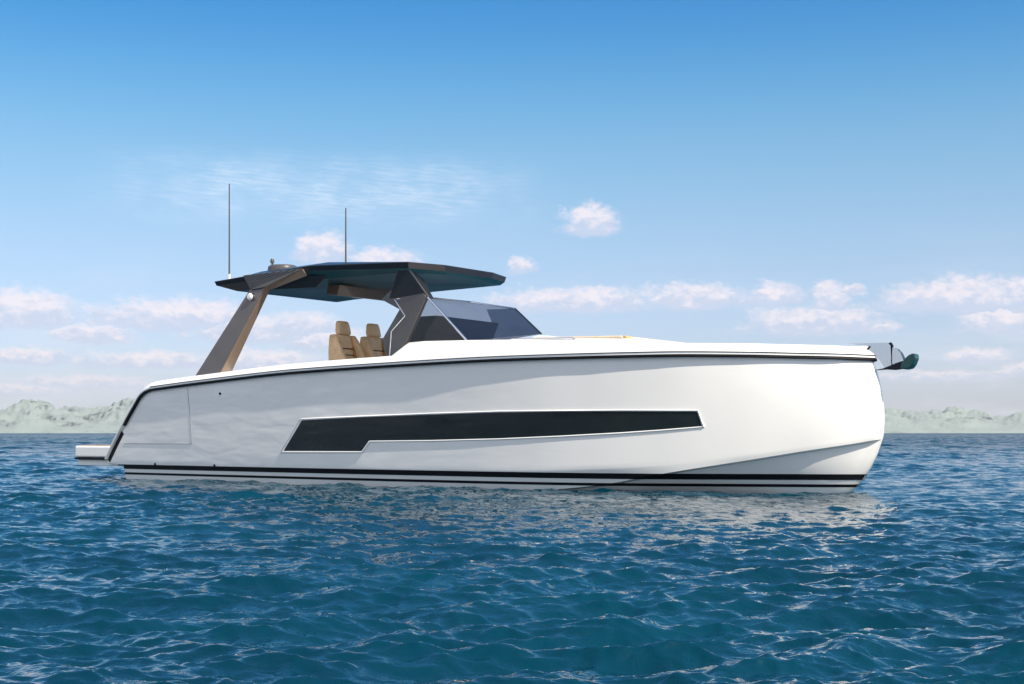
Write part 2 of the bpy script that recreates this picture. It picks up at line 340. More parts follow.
ss = np.linspace(0, 1, NS); uu = 1-(1-ss)**1.7
def line(k):
    a = np.array(LN[k]); x = a[0, 0]+(a[-1, 0]-a[0, 0])*uu
    # half-beam interpolated on a stretched axis so that the stem is rounded
    s_ = 1-np.sqrt(np.clip((a[-1, 0]-a[:, 0])/(a[-1, 0]-a[0, 0]), 0, 1)); sx = 1-np.sqrt(np.clip((a[-1, 0]-x)/(a[-1, 0]-a[0, 0]), 0, 1))
    return np.stack([x, -pchip(s_, a[:, 1], sx), pchip(s_, a[:, 2], sx)], -1)
Ls = {k: line(k) for k in LN}
rows = []
def lag(A, B, C, t): return A*(1-t)*(1-2*t)+B*4*t*(1-t)+C*t*(2*t-1)
H2 = Ls['H'].copy(); ins = np.minimum(.085, .4*np.abs(H2[:, 1])); H2[:, 1] += ins; H2[:, 2] -= .004+.2*ins
for t in np.linspace(0, 1, 10): rows.append(lag(Ls['K'], (Ls['B']), H2, t))
for t in np.linspace(0, 1, 3)[:-1]: rows.append(Ls['H']*(1-t)+Ls['N']*t)
rows.append(Ls['N'])
for t in np.linspace(0, 1, 25): rows.append(lag(Ls['P'], Ls['Q'], Ls['S'], t))
HG = np.array(rows)                                   # [row, station, xyz], starboard side
NR = len(HG); IP = 13                                 # first topsides row
def grid_faces(nr, nc, off=0, flip=False):
    f = [(off+i*nc+j, off+i*nc+j+1, off+(i+1)*nc+j+1, off+(i+1)*nc+j) for i in range(nr-1) for j in range(nc-1)]
    return [t[::-1] for t in f] if flip else f
Vh = [tuple(v) for r_ in HG for v in r_]; n0 = len(Vh); Fh = grid_faces(NR, NS)
Vh += [(x, -y, z) for x, y, z in Vh]; Fh += grid_faces(NR, NS, n0, True)
for i in range(NR-1): Fh.append((i*NS, (i+1)*NS, n0+(i+1)*NS, n0+i*NS))          # transom
hull = obj('hull', Vh, Fh, M['gel'], bt, smooth=True, sharp=22)
wl = hull.modifiers.new('weld', 'WELD'); wl.merge_threshold = .0008
TOP = HG[IP:]
def col_at_z(c, z):
    """point on the starboard surface at station c (grid column, float) and height z, with outward normal"""
    c = min(max(c, 0), NS-1.001); i = int(c); f = c-i; A = HG[:, i]*(1-f)+HG[:, i+1]*f
    zz = A[:, 2]; k = int(np.clip(np.searchsorted(zz, z)-1, 0, len(zz)-2)); t = (z-zz[k])/(zz[k+1]-zz[k]+1e-9)
    p = A[k]*(1-t)+A[k+1]*t; up = A[k+1]-A[k]; Bf = HG[:, min(i+1, NS-1)]-HG[:, i]; fw = Bf[k]*(1-t)+Bf[k+1]*t
    n = np.cross(fw, up); n /= np.linalg.norm(n)+1e-12
    if n[1] > 0: n = -n
    return p, n
def surf(x, z):
    """starboard hull point at boat x, z"""
    lo, hi = 0., NS-1.01
    for _ in range(24):
        mid = (lo+hi)/2
        if col_at_z(mid, z)[0][0] < x: lo = mid
        else: hi = mid
    return col_at_z(lo, z)
def hull_px(px, py):
    """hull side point seen at a picture position, found by stepping the beam"""
    y = -1.95
    for _ in range(9):
        x, _, z = sp(px, py, y); y = surf(x, z)[0][1]
    x, _, z = sp(px, py, y); return x, z
def strip_z(name, zf, hw, mtl, c0=0, c1=NS-1, out=.005, label=None):
    cs = np.linspace(c0, c1, 260)
    for side in (-1, 1):
        V = []; F = []
        for c in cs:
            zc = zf(c)
            for dz, o_ in [(-hw, -.004)]+[(hw*(k/6-1), out) for k in range(13)]+[(hw, -.004)]:
                p, n = col_at_z(c, zc+dz); p = p+n*o_; V.append((p[0], p[1] if side < 0 else -p[1], p[2]))
        for i in range(len(cs)-1):
            for k in range(14): F.append((i*15+k, i*15+k+1, i*15+k+16, i*15+k+15))
        if side < 0: V1, F1 = V, F
        else: V2, F2 = V, F
    n = len(V1)
    return obj(name, V1+V2, F1+[tuple(i+n for i in f[::-1]) for f in F2], mtl, bt, smooth=True, sharp=30)
cb0 = 0.
strip_z('boot_stripe', lambda c: .226, .040, M['black'], label=None)
strip_z('boot_stripe', lambda c: .103, .019, M['black'])
# --- rail path: up the raked stern edge, round the quarter, along the sheer
A_ = HG[IP, 0]; T_ = TOP[-1, 0]
stern = [A_*(1-t)+T_*t for t in np.linspace(0, .90, 14)]
stern = [np.array([lag(-.53, .015, .61, t), lag(-1.87, -1.915, -1.945, t), lag(.29, .95, 1.60, t)]) for t in np.linspace(0.04, .88, 20)]
sheer = [p for p in TOP[-1] if p[0] > .82]
c0_, c1_ = stern[-1], sheer[0]; kn = TOP[-1, 0]
corner = [c0_*(1-t)**2+kn*2*t*(1-t)+c1_*t*t for t in np.linspace(0, 1, 9)[1:-1]]
path = np.array(stern+corner+sheer); NSTERN = len(stern)
def frames(P):
    T = np.gradient(P, axis=0); T /= np.linalg.norm(T, axis=1)[:, None]
    N = np.cross(np.array([0, 0, 1.]), T); N[np.abs(N).max(1) < 1e-6] = (0, -1, 0)
    N = -np.abs(N)*np.sign(N) if False else N
    for i in range(len(N)):
        l = np.linalg.norm(N[i]); N[i] = N[i]/l if l > 1e-6 else (0, -1, 0)
        if N[i][1] > 0: N[i] = -N[i]
    N[-1] = (1, 0, 0)                                  # at the stem
    U = np.cross(N, T); 
    for i in range(len(U)):
        if np.dot(U[i], (-.6, 0, 1)) < 0: U[i] = -U[i]
    return T, N, U
T_, N_, U_ = frames(path)
def sweep(name, P, N, U, prof, mtl, closed=True, both=True, smooth=True, sharp=30, parent=None, mirror=False):
    """prof: function(i) -> list of (outward, up)"""
    V = []; F = []; n = len(P); m_ = len(prof(0))
    for i in range(n):
        for a_, b_ in prof(i): V.append(P[i]+N[i]*a_+U[i]*b_)
    for i in range(n-1):
        for k in range(m_ if closed else m_-1): k1 = (k+1) % m_; F.append((i*m_+k, i*m_+k1, (i+1)*m_+k1, (i+1)*m_+k))
    if closed: F += [tuple(range(m_))[::-1], tuple((n-1)*m_+k for k in range(m_))]
    V = [tuple(v) for v in V]
    if mirror: V = [(x, -y, z) for x, y, z in V]; F = [f[::-1] for f in F]
    if both: q = len(V); V += [(x, -y, z) for x, y, z in V]; F += [tuple(i+q for i in f[::-1]) for f in F]
    return obj(name, V, F, mtl, parent or bt, smooth=smooth, sharp=sharp)
npth = len(path)
def capprof(i):
    s_ = max(0, min(1, (i-NSTERN)/8)); xb = max(0, (path[i][0]-10.5)/3); fwd = .03+.09*xb*xb
    inw = .10*(1-s_)+.34*s_; inw = min(inw, max(.02, abs(path[i][1])-.02)) if i > npth-30 else inw
    hgt = .115*(1-s_)+(.155+.025*min(1, max(0, (path[i][0]-3)/8)))*s_
    dn = .02*(1-s_)+.9*s_ if path[i][0] < 5.8 else .12
    return [(.0, .012), (.060, .018), (.062, .05*hgt/.16), (.050-fwd*.4, hgt*.6), (.02-fwd, hgt*.93), (-.03-fwd, hgt), (-inw, hgt), (-inw-.02, -dn)]
sweep('gunwale', path, N_, U_, capprof, M['cap'])
def sub(i0, i1): return path[i0:i1], N_[i0:i1], U_[i0:i1]
i_gap = int(np.argmin([abs(p[2]-.93) for p in path[:NSTERN]]))
rp = lambda a, b, o1: (lambda i: [(-.02, a), (o1, a), (o1, b), (-.02, b)])
sweep('rub_rail', *sub(i_gap+1, npth), lambda i: [(-.02, -.020), (.050, -.020), (.056, -.008), (.050, .011), (-.02, .011)], M['black'])
sweep('rub_rail', *sub(0, i_gap), lambda i: [(-.02, -.068), (.006, -.068), (.006, .012), (-.02, .012)], M['black'], both=False)
sweep('rub_rail', *sub(0, i_gap), lambda i: [(-.02, -.068), (.006, -.068), (.006, .012), (-.02, .012)], M['black'], both=False, mirror=True)
sweep('pinstripe', *sub(NSTERN+6, npth), lambda i: [(.0, .046), (.0665, .046), (.0665, .058), (.0, .058)], M['navy'])
# --- side windows, hatch seam, fittings on the hull side
def on_hull(px, py, out):
    x, z = hull_px(px, py); p, n = surf(x, z); return p+n*out
def hull_panel(name, outline_px, thick, mtl, parent, nx=64, base=-.01, bevel=0):
    """a panel hugging the hull: top and bottom curves given as px lists (left to right)"""
    top, bot = outline_px
    out = []
    for side in (-1, 1):
        V = []; F = []
        xt = np.linspace(0, 1, nx)
        for t in xt:
            def ev(c):
                L = [0]
                for a, b in zip(c[:-1], c[1:]): L.append(L[-1]+abs(b[0]-a[0])+1e-6)
                s_ = t*L[-1]; k = min(max(int(np.searchsorted(L, s_))-1, 0), len(c)-2); f = (s_-L[k])/(L[k+1]-L[k]); return c[k][0]*(1-f)+c[k+1][0]*f, c[k][1]*(1-f)+c[k+1][1]*f
            a, b = ev(bot), ev(top)
            for w_ in np.linspace(0, 1, 7):
                x, z = hull_px(a[0]*(1-w_)+b[0]*w_, a[1]*(1-w_)+b[1]*w_); p, n = surf(x, z); q = p+n*thick
                V.append((q[0], q[1]*(1 if side < 0 else -1), q[2]))
        m_ = 7
        F += grid_faces(nx, m_); nV = len(V)
        # skirt back to the hull
        rim = [i*m_ for i in range(nx)]+[(nx-1)*m_+k for k in range(1, m_)]+[i*m_+m_-1 for i in range(nx-2, -1, -1)]+[k for k in range(m_-2, 0, -1)]
        for r_ in rim:
            v = V[r_]; V.append((v[0], v[1]+(thick+.004)*(1 if side < 0 else -1), v[2]))
        L_ = len(rim)
        for k in range(L_): F.append((rim[k], rim[(k+1) % L_], nV+(k+1) % L_, nV+k))
        out.append((V, F))
    n = len(out[0][0])
    return obj(name, out[0][0]+out[1][0], out[0][1]+[tuple(i+n for i in f[::-1]) for f in out[1][1]], mtl, parent, smooth=True, sharp=30, bevel=bevel)
gl_top = [(302.2, 420.3), (360, 417.3), (430, 414.6), (500, 412.3), (560, 411.5), (620, 411.2), (697.2, 411.4)]
gl_botL = [(283.8, 451), (362, 451.2)]; gl_notch = (369.5, 440.6)
# aft pane part and forward pane part share one object: a polygon split at the notch
from itertools import chain
def poly_on_hull(name, pts, thick, mtl, parent, dens=5.0, frame=None):
    """fill an outline on the hull side; frame gives an outer outline for a ring"""
    def sub_(c):
        o = []
        for a, b in zip(c, c[1:]+c[:1]):
            k = max(1, int(math.hypot(b[0]-a[0], b[1]-a[1])/dens))
            o += [(a[0]+(b[0]-a[0])*i/k, a[1]+(b[1]-a[1])*i/k) for i in range(k)]
        return o
    res = []
    if frame is None: raise ValueError
    # ring between pts (inner) and frame (outer), same vertex count
    A, B = [], []
    for (a, b), (c, d) in zip(zip(pts, pts[1:]+pts[:1]), zip(frame, frame[1:]+frame[:1])):
        k = max(1, int(max(math.hypot(b[0]-a[0], b[1]-a[1]), math.hypot(d[0]-c[0], d[1]-c[1]))/dens))
        for i in range(k):
            A.append((a[0]+(b[0]-a[0])*i/k, a[1]+(b[1]-a[1])*i/k)); B.append((c[0]+(d[0]-c[0])*i/k, c[1]+(d[1]-c[1])*i/k))
    n = len(A); V = []
    for (a, b) in zip(A, B):
        xa, za = hull_px(*a); xb, zb = hull_px(*b); pa, na = surf(xa, za); pb, nb = surf(xb, zb)
        V += [pa+na*(-.005), pa+na*(thick*.75), pa*.55+pb*.45+na*thick, pb+nb*.003, pb-nb*.004]
    F = []
    for i in range(n):
        j = (i+1) % n
        for k in range(4): F.append((i*5+k, i*5+k+1, j*5+k+1, j*5+k))
    V = [tuple(v) for v in V]; q = len(V); V += [(x, -y, z) for x, y, z in V]; F += [tuple(i+q for i in f[::-1]) for f in F]
    return obj(name, V, F, mtl, parent, smooth=True, sharp=35)
gi_bot = [(369.5, 440.6), (430, 440.0), (500, 438.3), (560, 435.6), (620, 432.3), (660, 429.6), (702.3, 426.2)]
inner = [(302.2, 420.3)]+gl_top[1:]+gi_bot[::-1]+[(362, 451.2), (283.8, 451)]
outer = [(300.3, 418.4), (360, 415.6), (430, 412.9), (500, 410.7), (560, 409.9), (620, 409.6), (698.3, 409.8),
         (705, 427.3), (660, 431.3), (620, 434.2), (560, 437.4), (500, 440.0), (430, 441.8), (370.6, 442.3), (363, 453.2), (279.5, 453.3)]
# glass as a height-field between upper and lower edge, split where the lower edge steps
bot_all = [(283.8, 451), (362, 451.2), (369.5, 440.6)]+gi_bot[1:]
def glass():
    V = []; F = []; cols = []
    def topy(x): return float(np.interp(x, [p[0] for p in gl_top], [p[1] for p in gl_top]))
    # slanted after end: columns are slanted lines
    def colpts(s):                                     # s in 0..1 -> bottom, top
        xb = float(np.interp(s, [0, .23, .26, 1], [283.8, 362, 369.5, 702.3])); yb = float(np.interp(xb, [p[0] for p in bot_all], [p[1] for p in bot_all]))
        xt = float(np.interp(s, [0, .23, .26, 1], [302.2, 368, 373, 697.2])); return (xb, yb), (xt, topy(xt))
    ms = 6; sv = sorted(set(list(np.linspace(0, 1, 90))+[.23, .26]))
    for s in sv:
        a, b = colpts(s)
        for k in range(ms):
            f = k/(ms-1); x, z = hull_px(a[0]*(1-f)+b[0]*f, a[1]*(1-f)+b[1]*f); p, n = surf(x, z); V.append(tuple(p+n*.004))
    F = grid_faces(len(sv), ms, 0, True); q = len(V); V += [(x, -y, z) for x, y, z in V]; F += grid_faces(len(sv), ms, q)
    return obj('hull_window', V, F, M['glass'], bt, smooth=True)
win = glass()
poly_on_hull('window_frame', inner, .016, M['cap'], win, frame=outer)
# bright trim bead along the upper and forward edges
def bead(name, pts, rad, mtl, parent, out=.012, both=False, dens=6):
    P = []
    for a, b in zip(pts[:-1], pts[1:]):
        k = max(1, int(math.hypot(b[0]-a[0], b[1]-a[1])/dens))
        P += [(a[0]+(b[0]-a[0])*i/k, a[1]+(b[1]-a[1])*i/k) for i in range(k)]
    P.append(pts[-1]); Q = [Vector(on_hull(*p, out)) for p in P]
    return tube(name, Q, rad, mtl, parent, both=both, seg=6)
def tube(name, P, rad, mtl, parent=None, both=False, seg=10, smooth=True, flat=1.):
    P = [Vector(p) for p in P]; V = []; F = []
    rads = rad if isinstance(rad, (list, tuple)) else [rad]*len(P)
    for i, p in enumerate(P):
        t = (P[min(i+1, len(P)-1)]-P[max(i-1, 0)]).normalized(); a = Vector((0, 1, 0)) if abs(t.y) < .9 else Vector((0, 0, 1))
        u = t.cross(a).normalized(); v = t.cross(u)
        for k in range(seg): an = 2*math.pi*k/seg; V.append(p+u*math.cos(an)*rads[i]+v*math.sin(an)*rads[i]*flat)
    for i in range(len(P)-1):
        for k in range(seg): k1 = (k+1) % seg; F.append((i*seg+k, i*seg+k1, (i+1)*seg+k1, (i+1)*seg+k))
    F += [tuple(range(seg))[::-1], tuple((len(P)-1)*seg+k for k in range(seg))]
    V = [tuple(v) for v in V]
    if both: q = len(V); V += [(x, -y, z) for x, y, z in V]; F += [tuple(i+q for i in f[::-1]) for f in F]
    return obj(name, V, F, mtl, parent or bt, smooth=smooth, sharp=40)
bead('window_trim', [(300.8, 419.2), (430, 413.7), (500, 411.5), (620, 410.4), (697.8, 410.6), (703.6, 426.6)], .006, M['chrome'], win, .015)
bead('window_trim', [(281.5, 452), (300.8, 419.2)], .006, M['chrome'], win, .015)
bead('hatch_seam', [(187.6, 388), (190, 415), (192, 443.6)], .005, M['seam'], bt, .001)
bead('hatch_seam', [(124, 443.4), (192, 443.8)], .005, M['seam'], bt, .001)
for p in ((220.3, 393.6), (155.3, 464), (214.6, 465.4)):
    c = Vector(on_hull(*p, 0)); tube('hull_fitting', [c+Vector((0, .01, 0)), c+Vector((0, -.012, 0))], .022, M['black'], bt, seg=12)
def box(name, x0, x1, y0, y1, z0, z1, mtl, parent=None, bevel=.01, taper=0):
    V = [(x, y, z) for z in (z0, z1) for x, y in ((x0, y0), (x1, y0), (x1, y1), (x0, y1))]
    return obj(name, V, [(3, 2, 1, 0), (4, 5, 6, 7), (0, 1, 5, 4), (1, 2, 6, 5), (2, 3, 7, 6), (3, 0, 4, 7)], mtl, parent or bt, bevel=bevel)
def prism(name, pts, y0, y1, mtl, parent=None, bevel=.008, both=False):
    """side outline (x, z) extruded from y0 to y1"""
    n = len(pts); V = [(x, y0, z) for x, z in pts]+[(x, y1, z) for x, z in pts]
    F = [tuple(range(n)), tuple(range(2*n-1, n-1, -1))]+[(i, i+n, (i+1) % n+n, (i+1) % n) for i in range(n)]
    if both: q = len(V); V += [(x, -y, z) for x, y, z in V]; F += [tuple(i+q for i in f[::-1]) for f in F]
    me_o = obj(name, V, F, mtl, parent or bt, bevel=bevel)
    bm = bmesh.new(); bm.from_mesh(me_o.data); bmesh.ops.recalc_face_normals(bm, faces=bm.faces); bm.to_mesh(me_o.data); bm.free()
    return me_o
# --- swim platform
box('swim_platform', -1.47, .02, -1.86, 1.86, .385, .60, M['cap'], bevel=.03)
box('platform_trim', -1.475, -.45, -1.865, 1.865, .345, .383, M['black'], bevel=.004)
box('platform_underside', -1.46, -.3, -1.80, 1.80, .23, .343, M['gel'], bevel=.01)
box('teak_deck', -1.40, -.2, -1.78, 1.78, .601, .612, M['teak'], bevel=.002)
# --- decks
box('cockpit_sole', .35, 6.0, -1.75, 1.75, .86, .90, M['deck'], bevel=.004)
V = []; xs_ = np.linspace(5.9, 13.3, 40); sx_ = TOP[-1][:, 0]; sy_ = -TOP[-1][:, 1]; sz_ = TOP[-1][:, 2]
for x in xs_:
    hb = float(np.interp(x, sx_, sy_))-.06; z = float(np.interp(x, sx_, sz_))+.06
    for k in range(9): f = k/8*2-1; V.append((x, hb*f, z+.05*(1-f*f)))
obj('foredeck', V, grid_faces(40, 9), M['cap'], bt, smooth=True)
# --- trunk cabin
prof = [(5.86, 2.04), (5.93, 2.10), (6.28, 2.295), (6.6, 2.305), (7.6, 2.285), (8.6, 2.255), (9.6, 2.235), (10.2, 2.215), (10.6, 2.17), (11.0, 2.11), (11.35, 2.06), (11.6, 2.0)]
V = []; NY = 15
for x, zt in prof:
    z0 = 1.93; hw = 1.42 if x < 8.5 else 1.42-.42*((x-8.5)/3.1)**2
    ys = [-hw-.06, -hw-.045, -hw-.02, -hw+.03]+list(np.linspace(-hw+.15, hw-.15, NY-8))+[hw-.03, hw+.02, hw+.045, hw+.06]
    zs = [z0, zt-.11, zt-.03, zt-.003]+[zt+.02*(1-(y/hw)**2) for y in ys[4:-4]]+[zt-.003, zt-.03, zt-.11, z0]
    V += list(zip([x]*NY, ys, zs))
F = grid_faces(len(prof), NY)+[tuple(range(NY)), tuple((len(prof)-1)*NY+k for k in range(NY))[::-1]]
obj('trunk_cabin', V, F, M['cap'], bt, smooth=True, sharp=35)
prism('sun_pad', [(8.15, 2.262), (8.2, 2.298), (10.1, 2.262), (10.15, 2.225)], -1.22, 1.0, M['pad'], bevel=.012)
prism('pad_trim', [(10.16, 2.20), (10.165, 2.262), (10.22, 2.25), (10.24, 2.19)], -1.24, -1.05, M['orange'], bevel=.008)
prism('deck_hatch', [(7.75, 2.285), (7.95, 2.345), (8.12, 2.385), (8.35, 2.37), (8.62, 2.31), (8.7, 2.27)], -.45, .45, M['cap'], bevel=.03)
tube('grab_rail', [sp(509, 340.6, -1.38), sp(512, 338.9, -1.38), sp(540, 338.4, -1.38), sp(572, 338.0, -1.38), sp(575, 339.6, -1.38)], .011, M['chrome'])
# --- helm console under the windscreen
def ruled(name, loops, mtl, parent=None, bevel=.008):
    n = len(loops[0]); V = [tuple(v) for l in loops for v in l]; F = [tuple(range(n))[::-1], tuple((len(loops)-1)*n+k for k in range(n))]
    for r_ in range(len(loops)-1):
        for k in range(n): k1 = (k+1) % n; F.append((r_*n+k, r_*n+k1, (r_+1)*n+k1, (r_+1)*n+k))
    o = obj(name, V, F, mtl, parent or bt, bevel=bevel); fixn(o); return o
ca1, ca2, ca3 = sp(437, 315.3, -.85), sp(426, 333, -.85), sp(424, 346, -.85)
cb1, cb2, cb3 = sp(499.5, 323, .80), sp(493, 341, .80), sp(491, 346, .80)
def bk(p, d=.35): return (p[0]-d, p[1], p[2])
ruled('helm_console', [[ca1, ca2, ca3, bk(ca3, .5), bk(ca1)], [cb1, cb2, cb3, bk(cb3, .5), bk(cb1)]], M['console'], bevel=.02)
# --- windscreen
WY = 1.17
A1, A2 = sp(428, 297.5, -WY), sp(468, 341.5, -WY); C1, C2 = sp(515, 308.5, WY), sp(541.5, 334, WY)
xt, zt_ = (A1[0]+C1[0])/2, (A1[2]+C1[2])/2
def quad(name, q, mtl, parent, th=.008):
    a, b, c, d = [Vector(v) for v in q]; n = (b-a).cross(c-a).normalized()*th
    V = [tuple(v) for v in (a, b, c, d, a+n, b+n, c+n, d+n)]
    return obj(name, V, [(0, 1, 2, 3), (7, 6, 5, 4), (0, 4, 5, 1), (1, 5, 6, 2), (2, 6, 7, 3), (3, 7, 4, 0)], mtl, parent)
fr_ = quad('windscreen', [A1, A2, C2, C1], M['screen'], bt)
sb = sp(408, 341.5, -WY); st_ = sp(426, 297.5, -WY)
quad('side_window', [sb, A2, (A1[0], -WY, A1[2]), st_], M['screen'], bt)
pp = [sp(494, 342, WY), sp(541.5, 334, WY), sp(515, 308.5, WY), sp(487, 309.5, WY), sp(492, 322, WY)]
V = [(x, WY, z) for x, y, z in pp]+[(x, WY-.01, z) for x, y, z in pp]; n = 5
M['screen2'] = tint_glass('dark_side_glass', (.50, .51, .55), 1.0)
obj('side_window', V, [tuple(range(5)), tuple(range(9, 4, -1))]+[(i, (i+1) % 5, (i+1) % 5+5, i+5) for i in range(5)], M['screen2'], bt)
tube('windscreen_post', [A1, A2], .020, M['chrome'])
tube('windscreen_post', [C1, C2], .016, M['dark'])
tube('windscreen_header', [sp(397, 299, -WY-.02), sp(428, 297.3, -WY), sp(470, 302, 0), C1], .014, M['chrome'])
# --- front pillars (starboard one shows its aft wing and bright edge)
pil = [sp(*p, -WY) for p in ((382, 299.5), (400.5, 309.5), (383, 340), (388, 357), (397, 357), (407.5, 341.5), (427, 297), (424, 291), (392, 290))]
pxz = [(p[0], p[2]) for p in pil]
prism('front_pillar', pxz, -WY-.03, -WY+.06, M['carbon'], bevel=.01)
tube('pillar_trim', [sp(*p, -WY-.035) for p in ((394.8, 299.5), (405, 316), (391.3, 331.5), (389.6, 356))], .012, M['chrome'])
# --- hardtop: faceted slab, edge band dark, the sea's teal reflection coloured in underneath
E_ = [sp(214, 281.5, -1.6), sp(243, 276.5, -1.62), sp(310, 265.5, -1.6), sp(410, 262, -1.32), sp(507.5, 278, 1.28), None, sp(340, 300, 1.6)]
sbr = [(E_[0][0], E_[0][2]), (E_[1][0], E_[1][2]), (E_[2][0], E_[2][2]), (E_[3][0], E_[3][2])]
print('ROOF', [tuple(round(c, 2) for c in e) for e in E_ if e])
ROOFP = [tuple(e) for e in E_ if e]
Yh = [1.60, 1.62, 1.60, 1.37, .68]
xz = [ROOFP[0], ROOFP[1], ROOFP[2], ROOFP[3], (ROOFP[3][0]+.22, 0, ROOFP[3][2]+.0)]
def ring(inset, dz, fi=None):
    L = [(x+(.0 if i else inset*.9)+(0 if i < 3 else -(fi or inset)*.7), -(Yh[i]-(inset if i < 3 or not fi else fi)), z+dz[i]) for i, (x, _, z) in enumerate(xz)]
    return L+[(x, -y, z) for x, y, z in L[::-1]]
top = ring(.45, [.10, .13, .10, .04, .05]); rim = ring(0, [0]*5); low = ring(.03, [-.075, -.085, -.08, -.10, -.10]); bot = ring(.30, [-.16, -.17, -.20, -.15, -.15], .10); n = 10
V = top+rim+low; F = [tuple(range(n))]
for r_ in range(2):
    for i in range(n): F.append((r_*n+i, r_*n+(i+1) % n, (r_+1)*n+(i+1) % n, (r_+1)*n+i))
hard = obj('hardtop', V, F, M['roof'], bt, bevel=.012)
V = [(x, y, z) for x, y, z in low]+bot; F = [(i, (i+1) % n, n+(i+1) % n, n+i) for i in range(n)]+[tuple(range(2*n-1, n-1, -1))]
V = [(x, y, z-.002) if k >= n else (x*1.0, y*.995, z+.004) for k, (x, y, z) in enumerate(V)]
hl = obj('headliner', V, F, M['under'], hard); fixn(hl); fixn(hard)
# --- roof support above the pillar, under the roof edge
Zr = xz[3][2]
q1, q2, q3, q4 = sp(388, 299.5, -1.2), sp(429, 297.5, -1.18), sp(409, 268.5, -1.30), sp(397, 269, -1.33)
def mv(p, dx, dy, dz): return (p[0]+dx, p[1]+dy, p[2]+dz)
bk_ = obj('roof_bracket', [q1, q2, mv(q2, 0, .14, 0), mv(q1, 0, .14, 0), q4, q3, mv(q3, -.1, .5, -.12), mv(q4, -.1, .5, -.12)],
    [(3, 2, 1, 0), (4, 5, 6, 7), (0, 1, 5, 4), (1, 2, 6, 5), (2, 3, 7, 6), (3, 0, 4, 7)], M['dark'], bt, bevel=.02); fixn(bk_)
# --- arch leg (starboard quarter): dark outer face, bronze inner and forward faces
b0, b1 = sp(196, 375, -1.98), sp(222, 371.5, -1.98); t0, t1 = sp(250, 289.3, -1.66), sp(265.5, 286.0, -1.66)
u0, u1 = sp(246, 277, -1.55), sp(303, 269, -1.30)
def off(p, dy, dx=0): return (p[0]+dx, p[1]+dy, p[2])
b0 = (b0[0]-.12, b0[1], b0[2]-.12); b1 = (b1[0]-.13, b1[1], b1[2]-.12)
arch = ruled('arch_leg', [[b0, b1, off(b1, .012), off(b0, .012)], [t0, t1, off(t1, .012), off(t0, .012)]], M['carbon'], bevel=.004)
ruled('arch_lining', [[off(b0, .014, .0), off(b1, .014, .004), off(b1, .27, .004), off(b0, .27, 0)], [off(t0, .014), off(t1, .014, .004), off(t1, .14, .004), off(t0, .14)]], M['tan'], arch, bevel=.006)
ul = [sp(245, 277.5, -1.62), sp(311, 264.8, -1.3)]
P0, P1, P2, P3 = sp(250.5, 290, -1.69), sp(265.3, 286.9, -1.69), sp(302, 268.6, -1.66), sp(243, 275.6, -1.67)
def up(p, d): return (p[0], p[1], p[2]+d)
V = [P0, P1, P2, P3]
arp = ruled('arch_shoulder', [[P0, P1, P2, P3], [(p[0], p[1]+.03, p[2]+.01) for p in V]], M['carbon'], bevel=.004)
# grooves across the shoulder
for k in range(8):
    f = (k+.9)/8.8
    a = [P0[i]*(1-f)+P3[i]*f for i in range(3)]; b = [P2[i]*(1-f)+P3[i]*f for i in range(3)]
    tube('groove_rib', [(a[0], a[1]-.003, a[2]), (b[0], b[1]-.003, b[2])], .0065, M['dark'], arp, seg=6)
w1, w2, w3, w4 = sp(272, 289.5, -1.50), sp(306, 275.5, -1.50), sp(325, 276.5, -1.42), sp(315, 287.5, -1.42)
ruled('arch_web', [[w1, w2, w3, w4], [(p[0], p[1]+.03, p[2]) for p in (w1, w2, w3, w4)]], M['roof'], arp, bevel=.003)
Q1, Q2 = P1, P2
e1, e2, e3, e4 = P1, (P2[0], P2[1]+.0, P2[2]-.004), sp(307, 275.8, -1.56), sp(269.5, 290.2, -1.56)
ruled('arch_edge', [[e1, e2, e3, e4], [mv(e1, -.02, .06, .02), mv(e2, -.02, .06, .0), mv(e3, -.02, .03, .02), mv(e4, -.02, .03, .02)]], M['tan'], arp, bevel=.003)
# cross beam below the roof
cb = [sp(322, 279, -.55), sp(384, 292, 1.05)]
ruled('cross_beam', [[(4.15, -.75, 3.22), (4.22, -.75, 3.40), (3.95, -.75, 3.42), (3.9, -.75, 3.25)], [(4.15, 1.1, 3.22), (4.22, 1.1, 3.40), (3.95, 1.1, 3.42), (3.9, 1.1, 3.25)]], M['beam'])
# lamp on the leg
c = Vector(sp(251.8, 296.8, -1.70)); c.y -= .02
lampo = tube('deck_light', [c+Vector((0, .03, 0)), c+Vector((0, -.02, 0))], .064, M['chrome'], bt, seg=20)
tube('light_lens', [c+Vector((0, -.02, 0)), c+Vector((.004, -.035, 0)), c+Vector((.004, -.042, 0))], [.062, .054, .034], M['white'], lampo, seg=20)
# --- radar dome, small mast light, aerials
def lathe(name, c, prof, mtl, parent, seg=28):
    V = []; F = []
    for r_, z in prof:
        for k in range(seg): a = 2*math.pi*k/seg; V.append((c[0]+r_*math.cos(a), c[1]+r_*math.sin(a), c[2]+z))
    for i in range(len(prof)-1):
        for k in range(seg): k1 = (k+1) % seg; F.append((i*seg+k, i*seg+k1, (i+1)*seg+k1, (i+1)*seg+k))
    F += [tuple(range(seg))[::-1], tuple((len(prof)-1)*seg+k for k in range(seg))]
    return obj(name, V, F, mtl, parent, smooth=True, sharp=40)
rc = sp(283, 271, -.9)
lathe('radar_dome', rc, [(.02, -.12), (.30, -.12), (.30, -.01), (.27, .0), (.265, .05), (.255, .075), (.22, .095), (.12, .105), (.01, .107)], M['plastic'], bt)
mc = sp(272.3, 269, -1.0)
ml = lathe('mast_light', mc, [(.016, -.1), (.018, .08), (.014, .10), (.036, .105), (.036, .15), (.024, .18), (.005, .185)], M['plastic'], bt, seg=14)
